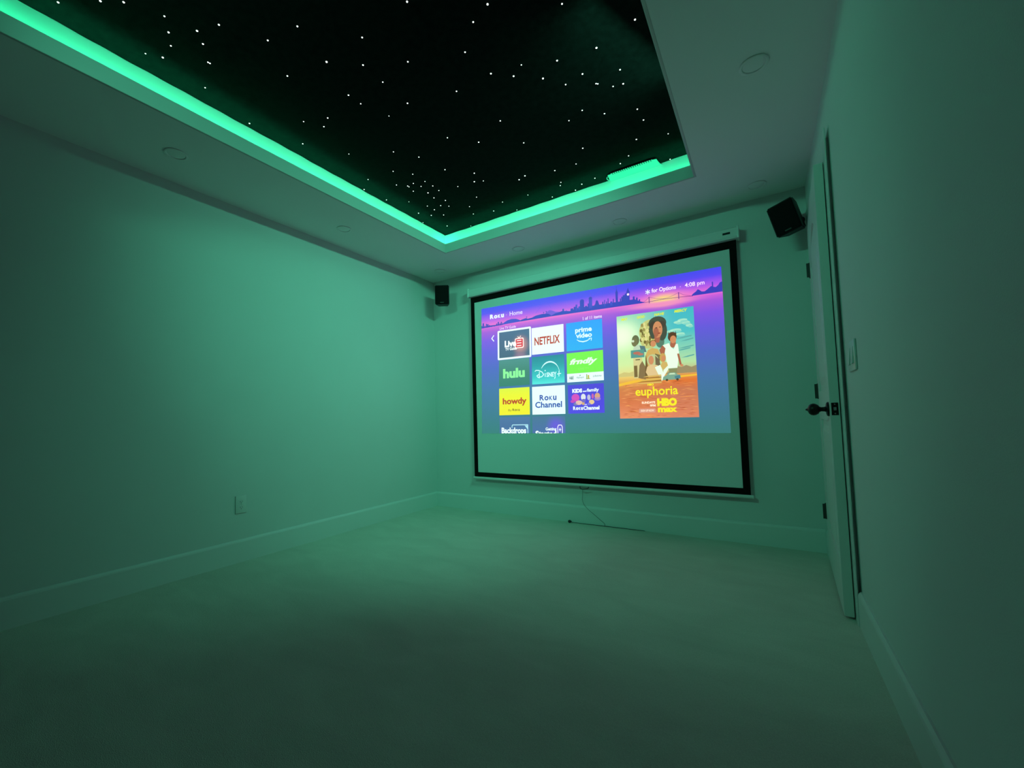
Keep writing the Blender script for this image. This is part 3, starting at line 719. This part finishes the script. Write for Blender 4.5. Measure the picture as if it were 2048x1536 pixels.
hd = Flat(); hd.text('Live TV Guide', 99, 97, 182, 109, (236, 214, 250), 2, bold=0.01); hd.done('menu_caption', picture, 'small white words Live TV Guide')
hd = Flat(); hd.tri([(66, 128), (53, 143), (66, 158), (69, 155), (58.5, 143), (69, 131)], WHT, 2); hd.done('back_arrow', picture, 'white left-pointing arrow')

def tile(box_, m, layer=2):
    f = Flat(box_); f.rect(*box_, m, layer); return f
# 1 live tv guide, picked out with a white frame
f = Flat((89, 115, 254, 241)); f.rect(87, 113, 256, 243, WHT, 2, 5)
slate = lit_grad('slate_tile', [(0, (86, 116, 150)), (0.45, (84, 112, 142)), (1, (78, 108, 132))], glows=[(0.70, 0.56, 0.34, 0.46, (205, 150, 150)), (0.68, 0.95, 0.3, 0.22, (150, 122, 152))])
f.rect(95, 121, 248, 235, slate, 2.6, 1)
f.text('Live', 124, 161, 183, 190, (244, 255, 252), 4.5, bold=0.045)
f.text('TV Guide', 127, 192, 185, 205, (238, 252, 250), 4.5, bold=0.035)
RED = (225, 66, 84)
f.rect(176, 156, 220, 200, (255, 238, 232), 3.2, 6); f.rect(180, 160, 216, 196, RED, 3.6, 4)
for v in (167, 178, 189): f.rect(186, v - 2.1, 209, v + 1.8, (255, 236, 232), 4.0, 1.5)
f.stroke([(190, 149), (198, 156), (206, 147)], 1.7, (255, 226, 218), 3.6)
f.done('app_tile', picture, 'grey Live TV Guide tile framed in white')
# 2 netflix
f = tile((259, 122, 407, 235), (229, 255, 249))
f.text('NETFLIX', 272, 163, 390, 197, (190, 66, 62), 3, bold=0.03)
f.done('app_tile', picture, 'white tile with the red word NETFLIX')
# 3 prime video
f = tile((419, 122, 571, 236), lit_grad('azure_tile', [(0, (60, 166, 255)), (1, (58, 182, 248))]))
f.text('prime', 458, 146, 528, 171, (225, 255, 252), 3, bold=0.03)
f.text('video', 461, 168, 528, 188, (225, 255, 252), 3, bold=0.03)
f.stroke([(464, 193), (474, 200), (490, 204), (506, 202), (519, 196)], [0.8, 1.8, 2.2, 1.9, 1.0], (215, 255, 252), 3)
f.stroke([(514, 194), (526, 193), (524, 203)], 1.3, (215, 255, 252), 3.1)
f.done('app_tile', picture, 'blue tile with the white words prime video')
# 4 hulu
f = tile((93, 244, 246, 360), lit_grad('hulu_tile', [(0, (86, 150, 146)), (0.5, (74, 138, 122)), (1, (64, 134, 118))]))
f.text('hulu', 114, 284, 223, 326, (148, 255, 164), 3, bold=0.05)
f.done('app_tile', picture, 'dark tile with the bright green word hulu')
# 5 disney+
f = tile((258, 245, 407, 360), lit_grad('teal_tile', [(0, (52, 142, 158)), (0.35, (56, 166, 172)), (0.75, (66, 206, 204)), (1, (94, 238, 228))]))
CY = (210, 255, 252)
f.arc(341, 321, 44, 50, PI * 1.17, PI * 1.96, [0.8 + 2.2 * math.sin(PI * min(1, i / 20)) for i in range(25)], CY, 3)
f.stroke([(272, 306), (277, 302), (290, 303), (306, 311), (313, 322), (304, 330), (286, 332), (281, 325), (290, 320)], 1.7, CY, 3)
f.stroke([(293, 309), (292, 336)], 1.6, CY, 3.1)
for u, t_ in ((320, 'i'),): f.stroke([(u, 316), (u, 332)], 1.7, CY, 3.1); f.ell(u, 306, 2.6, 2.6, CY, 3.1, 12)
f.text('SNEY', 326, 314, 372, 333, CY, 3.2, bold=0.03)
f.stroke([(366, 334), (362, 342)], 1.6, CY, 3.1)
f.stroke([(374, 324), (392, 322)], 1.5, CY, 3.1); f.stroke([(383, 312), (382, 334)], 1.5, CY, 3.15)
f.done('app_tile', picture, 'teal tile with the white word Disney+ under an arc')
# 6 frndly
f = Flat((418, 244, 571, 361))
f.rect(418, 244, 571, 327, (126, 250, 86), 2); f.rect(418, 327, 571, 361, (226, 255, 248), 2)
f.text('frndly', 430, 268, 548, 298, (225, 255, 226), 3, bold=0.045, shear=0.35)
f.text('LIVE TV', 468, 306, 512, 314, (150, 250, 116), 3, bold=0.0)
f.text('A&E', 427, 337, 446, 350, (44, 92, 84), 3, bold=0.02)
f.text('Hallmark', 458, 340, 490, 348, (60, 100, 96), 3, shear=0.3); f.ell(474, 336, 3, 1.6, (62, 104, 98), 3, 10)
f.rect(500, 333, 504, 350, (150, 190, 70), 3); f.rect(506, 337, 512, 350, (196, 190, 70), 3); f.rect(498, 350, 516, 352.5, (150, 170, 70), 3.1)
f.text('Lifetime', 527, 338, 562, 346, (70, 96, 110), 3, shear=0.25)
f.done('app_tile', picture, 'lime and white tile with the word frndly')
# 7 howdy
f = tile((93, 369, 245, 484), lit_grad('yellow_tile', [(0, (226, 250, 72)), (0.3, (240, 250, 58)), (1, (246, 244, 56))]))
f.text('howdy', 111, 411, 230, 446, (190, 74, 32), 3, bold=0.035)
f.text('By', 139, 459, 156, 470, (130, 124, 44), 3); f.roku(160, 457, 196, 467, (112, 96, 44), 3, 0.03)
f.done('app_tile', picture, 'yellow tile with the red word howdy')
# 8 roku channel
f = tile((257, 370, 407, 485), (224, 255, 250))
f.roku(292, 405, 369, 428, (62, 82, 176), 3, 0.03)
f.text('Channel', 271, 433, 393, 458, (58, 84, 176), 3, bold=0.025)
f.done('app_tile', picture, 'white tile with the blue words Roku Channel')
# 9 kids and family: plain round blobs only
f = tile((420, 372, 570, 485), lit_grad('violet_tile', [(0, (84, 76, 222)), (1, (86, 82, 232))]))
f.text('KIDS', 439, 388, 481, 404, WHT, 4, bold=0.06); f.text('and', 484, 396, 499, 402, WHT, 4, bold=0.05); f.text('family', 501, 389, 550, 406, WHT, 4, bold=0.03)
for cu_, cv_, ru_, rv_, c in ((452, 423, 17, 15, (214, 84, 196)), (440, 437, 10, 6, (196, 78, 190)), (485, 422, 10, 13, (214, 220, 226)), (486, 436, 9, 7, (120, 112, 200)), (508, 424, 7, 11, (196, 196, 224)), (524, 420, 5, 10, (206, 104, 176)), (543, 420, 11, 12, (222, 170, 132)), (543, 431, 13, 7, (150, 134, 210)), (466, 443, 14, 9, (232, 196, 178)), (452, 448, 9, 6, (120, 130, 186)), (484, 444, 6, 9, (216, 178, 120)), (519, 442, 11, 9, (236, 208, 150)), (508, 449, 6, 5, (128, 128, 216))):
    f.ell(cu_, cv_, ru_, rv_, c, 3 + cu_ % 7 * 0.03)
f.roku(441, 457, 482, 471, WHT, 4, 0.05); f.text('Channel', 484, 457, 550, 472, WHT, 4, bold=0.04); f.text('on', 489, 449, 499, 454, (220, 220, 250), 4, bold=0.03)
f.done('app_tile', picture, 'violet tile with the words KIDS and family')
# 10 backdrops, cut off by the picture's lower edge
f = tile((94, 492, 245, 561), lit_grad('backdrops_tile', [(0, (84, 124, 168)), (0.6, (80, 118, 164)), (1, (84, 122, 178))]))
f.stroke([(157, 538), (157, 530), (160, 526), (234, 526), (234, 561)], 1.7, (186, 240, 250), 3)
f.tri([(219, 529), (233, 529), (233, 545)], (176, 236, 250), 3)
f.text('Backdrops', 104, 537, 226, 569, WHT, 4, bold=0.04)
f.cut_below(561.5)
f.done('app_tile', picture, 'dusk blue tile with the word Backdrops, cut off below')
# 11 getting started
f = tile((256, 493, 406, 561), lit_grad('start_tile', [(0, (78, 124, 156)), (1, (80, 116, 172))], glows=[(0.72, 0.6, 0.4, 0.9, (108, 98, 220))]))
f.text('Getting', 317, 538, 366, 554, WHT, 4, bold=0.03)
f.text('Started', 270, 551, 366, 576, WHT, 4, bold=0.045)
f.stroke([(372, 561), (372, 536), (376, 529), (388, 529), (392, 536), (392, 561)], 1.8, (226, 226, 255), 3)
f.stroke([(382, 540), (382, 554)], 1.4, WHT, 3.1); f.stroke([(377, 547), (387, 547)], 1.4, WHT, 3.15)
f.cut_below(561.5)
f.done('app_tile', picture, 'dim tile with the words Getting Started, cut off below')

# poster: plain stand-in figures under a desert sky, with its lettering
PU0, PU1, PV0, PV1 = 629, 905, 123, 508
def pp(s, t): return (PU0 + s * (PU1 - PU0), PV0 + t * (PV1 - PV0))
f = Flat((PU0, PV0, PU1, PV1))
sky = lit_grad('poster_sky', [(0, (160, 226, 190)), (0.3, (198, 246, 176)), (0.48, (214, 246, 170)), (0.56, (230, 232, 150)), (0.61, (240, 206, 112)), (0.66, (230, 172, 88)), (0.72, (214, 136, 82)), (0.85, (222, 130, 84)), (1.0, (240, 152, 112))],
               side=([(0, (72, 192, 204)), (0.22, (84, 200, 200)), (0.36, (136, 216, 186)), (0.5, (186, 232, 168)), (0.565, (196, 196, 140)), (0.61, (226, 160, 90)), (0.66, (232, 128, 64)), (0.74, (206, 128, 90)), (1.0, (226, 142, 108))], 0.15, 0.8),
               glows=[(0.04, 0.20, 0.42, 0.24, (232, 255, 214))])
for i in range(6):
    for j in range(8):
        a, b_ = pp(i / 6, j / 8), pp((i + 1) / 6, (j + 1) / 8); f.rect(a[0], a[1], b_[0], b_[1], sky, 2)
def pe(s, t, rs, rt, c, layer, n=22): f.ell(*pp(s, t), rs * (PU1 - PU0), rt * (PV1 - PV0), c, layer, n)
def pt(pts, c, layer): f.tri([pp(*p) for p in pts], c, layer)
random.seed(7)
for s, t, w_ in ((0.80, 0.13, .05), (0.86, 0.115, .06), (0.89, 0.14, .06), (0.935, 0.17, .04), (0.70, 0.21, .05), (0.77, 0.2, .07), (0.82, 0.24, .06)):
    pe(s, t, w_, 0.013, (170, 236, 206), 2.3); pe(s + .02, t + .012, w_ * .8, 0.010, (140, 222, 204), 2.4)
for s, t, w_ in ((0.85, 0.275, .11), (0.9, 0.30, .08), (0.88, 0.365, .10), (0.84, 0.385, .1), (0.9, 0.45, .08)):
    pt([(s - w_, t + .01), (s, t - .004), (s + w_, t - .014), (s + w_, t - .004), (s, t + .008)], (96, 178, 170), 2.35)
pt([(0.62, 0.60), (0.70, 0.56), (0.78, 0.535), (0.82, 0.545), (0.88, 0.53), (0.94, 0.55), (1.0, 0.535), (1.0, 0.60)], (160, 150, 110), 2.4)
pt([(0.0, 0.575), (0.08, 0.555), (0.15, 0.565), (0.22, 0.55), (0.3, 0.585), (0.3, 0.60), (0, 0.60)], (214, 204, 128), 2.4)
# ripples of sand
for k in range(230):
    t = 0.665 + 0.33 * random.random(); s = random.random() * 0.9; w_ = 0.05 + 0.12 * random.random()
    pt([(s, t), (min(1, s + w_ / 2), t - 0.0035), (min(1, s + w_), t + 0.002), (min(1, s + w_ / 2), t + 0.0005)], random.choice([(188, 100, 62), (200, 112, 70), (250, 178, 110), (244, 166, 96)]), 2.3)
pt([(0.0, 0.665), (0.2, 0.64), (0.5, 0.63), (1.0, 0.615), (1.0, 0.63), (0.6, 0.645), (0.25, 0.66), (0.0, 0.69)], (250, 200, 70), 2.5)
# generic figures
HAIR, HAIR2, SKIN, SKIN2, SHIRT = (74, 92, 76), (200, 208, 130), (214, 150, 104), (176, 112, 84), (226, 255, 222)
pe(0.455, 0.185, 0.155, 0.115, HAIR2, 2.6); pe(0.43, 0.26, 0.12, 0.09, HAIR2, 2.6)
for k in range(40):
    a = random.random() * 2 * PI; q = random.random() ** .5
    s, t = 0.41 + 0.11 * q * math.cos(a), 0.20 + 0.115 * q * math.sin(a)
    pe(s, t, 0.012 + 0.01 * random.random(), 0.018, random.choice([(120, 112, 62), (232, 226, 150), (160, 150, 86)]), 2.7 + 0.005 * k, 10)
pe(0.545, 0.115, 0.115, 0.065, HAIR, 3.0); pe(0.60, 0.19, 0.065, 0.095, HAIR, 3.0); pe(0.49, 0.175, 0.055, 0.085, HAIR, 3.0); pe(0.57, 0.29, 0.055, 0.06, (92, 134, 112), 2.95)
pe(0.545, 0.175, 0.062, 0.078, SKIN, 3.1); pt([(0.50, 0.22), (0.585, 0.22), (0.56, 0.30), (0.50, 0.30)], SKIN2, 3.05)
pe(0.525, 0.200, 0.035, 0.045, SKIN2, 3.2); pe(0.53, 0.158, 0.014, 0.004, (60, 54, 44), 3.3, 10); pe(0.578, 0.155, 0.010, 0.004, (60, 54, 44), 3.3, 10); pe(0.565, 0.212, 0.018, 0.005, (150, 60, 50), 3.3, 10)
# left head in profile and shoulders
pe(0.25, 0.255, 0.050, 0.050, (108, 118, 82), 3.0); pe(0.235, 0.275, 0.040, 0.040, (122, 124, 84), 3.05); pe(0.215, 0.262, 0.018, 0.012, (214, 232, 200), 3.2, 12)
pt([(0.20, 0.37), (0.23, 0.31), (0.29, 0.30), (0.35, 0.325), (0.38, 0.37)], (196, 222, 190), 3.0); pt([(0.30, 0.31), (0.37, 0.32), (0.39, 0.38), (0.32, 0.37)], (92, 130, 132), 3.05)
# roadside board on a pump
a, b_ = pp(0.18, 0.35), pp(0.36, 0.425); f.rect(a[0], a[1], b_[0], b_[1], (92, 160, 150), 3.2)
pe(0.26, 0.38, 0.05, 0.014, (190, 120, 100), 3.3); pe(0.31, 0.395, 0.04, 0.010, (196, 128, 104), 3.35)
a, b_ = pp(0.21, 0.425), pp(0.33, 0.62); f.rect(a[0], a[1], b_[0], b_[1], (220, 214, 150), 3.1)
a, b_ = pp(0.215, 0.50), pp(0.26, 0.61); f.rect(a[0], a[1], b_[0], b_[1], (128, 112, 70), 3.2); a, b_ = pp(0.24, 0.44), pp(0.30, 0.449); f.rect(a[0], a[1], b_[0], b_[1], (96, 100, 74), 3.2)
pt([(0.27, 0.62), (0.29, 0.50), (0.33, 0.46), (0.37, 0.52), (0.37, 0.64)], (140, 122, 84), 3.25)
# standing figure, right, in a pale vest
pe(0.725, 0.26, 0.055, 0.045, (92, 78, 56), 3.0)
for k in range(7): pt([(0.675 + .014 * k, 0.24), (0.68 + .015 * k, 0.205 + .008 * (k % 2)), (0.695 + .014 * k, 0.24)], (92, 78, 56), 3.02)
pe(0.735, 0.285, 0.038, 0.036, SKIN, 3.1); pt([(0.70, 0.30), (0.765, 0.30), (0.77, 0.36), (0.69, 0.36)], SKIN2, 3.05)
pt([(0.60, 0.33), (0.68, 0.315), (0.70, 0.35), (0.735, 0.375), (0.765, 0.33), (0.79, 0.33), (0.80, 0.42), (0.77, 0.55), (0.65, 0.55), (0.63, 0.42)], SHIRT, 3.2)
pt([(0.555, 0.37), (0.60, 0.33), (0.635, 0.36), (0.62, 0.41), (0.57, 0.41)], SKIN2, 3.25)
pt([(0.775, 0.42), (0.80, 0.42), (0.825, 0.52), (0.80, 0.525)], SKIN2, 3.25); pe(0.825, 0.53, 0.02, 0.012, SKIN, 3.3, 12)
pt([(0.66, 0.54), (0.77, 0.54), (0.76, 0.60), (0.67, 0.60)], (140, 150, 104), 3.15)
# middle figures
pe(0.48, 0.305, 0.035, 0.030, SKIN, 3.4); pe(0.48, 0.290, 0.036, 0.020, (112, 94, 56), 3.35)
pt([(0.38, 0.40), (0.41, 0.36), (0.47, 0.345), (0.54, 0.36), (0.57, 0.42), (0.53, 0.52), (0.40, 0.52)], (214, 182, 104), 3.3)
pt([(0.375, 0.41), (0.41, 0.41), (0.40, 0.62), (0.36, 0.62)], (118, 100, 62), 3.28); pt([(0.50, 0.40), (0.57, 0.42), (0.55, 0.50), (0.50, 0.50)], (122, 120, 80), 3.35)
pe(0.465, 0.46, 0.075, 0.055, (196, 210, 150), 3.45); pt([(0.50, 0.42), (0.55, 0.46), (0.57, 0.54), (0.50, 0.53)], (120, 112, 84), 3.5)
pe(0.445, 0.46, 0.035, 0.042, SKIN, 3.55)
pt([(0.37, 0.57), (0.39, 0.52), (0.44, 0.50), (0.52, 0.51), (0.58, 0.55), (0.56, 0.61), (0.40, 0.61)], (230, 204, 148), 3.6)
pt([(0.49, 0.53), (0.56, 0.51), (0.60, 0.60), (0.57, 0.665)], SHIRT, 3.7); pt([(0.57, 0.665), (0.60, 0.56), (0.66, 0.52), (0.655, 0.56), (0.61, 0.61)], SHIRT, 3.7)
pe(0.595, 0.445, 0.040, 0.042, (206, 172, 96), 3.5); pe(0.605, 0.455, 0.026, 0.030, SKIN, 3.55)
pt([(0.56, 0.52), (0.59, 0.48), (0.645, 0.49), (0.66, 0.53), (0.60, 0.565)], (214, 186, 110), 3.6)
# low slab and car
for k in range(5):
    t = 0.605 + 0.016 * k; pt([(0.33 - .03 * k, t + .010), (0.38 - .02 * k, t), (0.565, t - .004), (0.57, t + .010)], (168, 128, 70) if k % 2 else (222, 190, 108), 3.8 + .02 * k)
pt([(0.58, 0.655), (0.59, 0.625), (0.635, 0.61), (0.66, 0.59), (0.74, 0.59), (0.77, 0.61), (0.80, 0.615), (0.805, 0.645), (0.78, 0.655)], (128, 176, 150), 3.9)
pt([(0.66, 0.608), (0.675, 0.594), (0.73, 0.594), (0.745, 0.608)], (206, 236, 196), 4.0); pt([(0.73, 0.625), (0.80, 0.615), (0.805, 0.645), (0.74, 0.65)], (84, 142, 150), 4.0)
for s in (0.635, 0.765): pe(s, 0.655, 0.016, 0.011, (84, 84, 60), 4.05, 14)
YEL = (252, 244, 60); PAL = (255, 236, 206)
def ptx(txt, s0, t0, s1, t1, c, bold=0.0, shear=0.0):
    a, b_ = pp(s0, t0), pp(s1, t1); f.text(txt, a[0], a[1], b_[0], b_[1], c, 4.6, bold=bold, shear=shear)
for txt, s0, s1, t0 in (('MAY', 0.065, 0.155, 0.024), ('GOD', 0.28, 0.385, 0.022), ('HAVE', 0.51, 0.64, 0.019), ('MERCY', 0.765, 0.925, 0.013)): ptx(txt, s0, t0, s1, t0 + 0.026, (226, 244, 60), 0.045, 0.2)
ptx('HBO', 0.385, 0.678, 0.465, 0.699, YEL, 0.06)
ptx('euphoria', 0.222, 0.708, 0.765, 0.815, YEL, 0.018)
ptx('SUNDAYS', 0.30, 0.845, 0.475, 0.866, PAL, 0.04); ptx('9PM', 0.405, 0.874, 0.478, 0.895, PAL, 0.04)
ptx('HBO', 0.500, 0.820, 0.745, 0.894, YEL, 0.075); ptx('max', 0.505, 0.908, 0.745, 0.950, YEL, 0.05)
a, b_ = pp(0.262, 0.912), pp(0.475, 0.950); f.rect(a[0], a[1], b_[0], b_[1], (226, 164, 142), 4.2, 2)
ptx('SIGN UP NOW', 0.285, 0.921, 0.455, 0.940, PAL, 0.02)
f.done('show_poster', picture, 'orange and teal desert poster with yellow lettering')
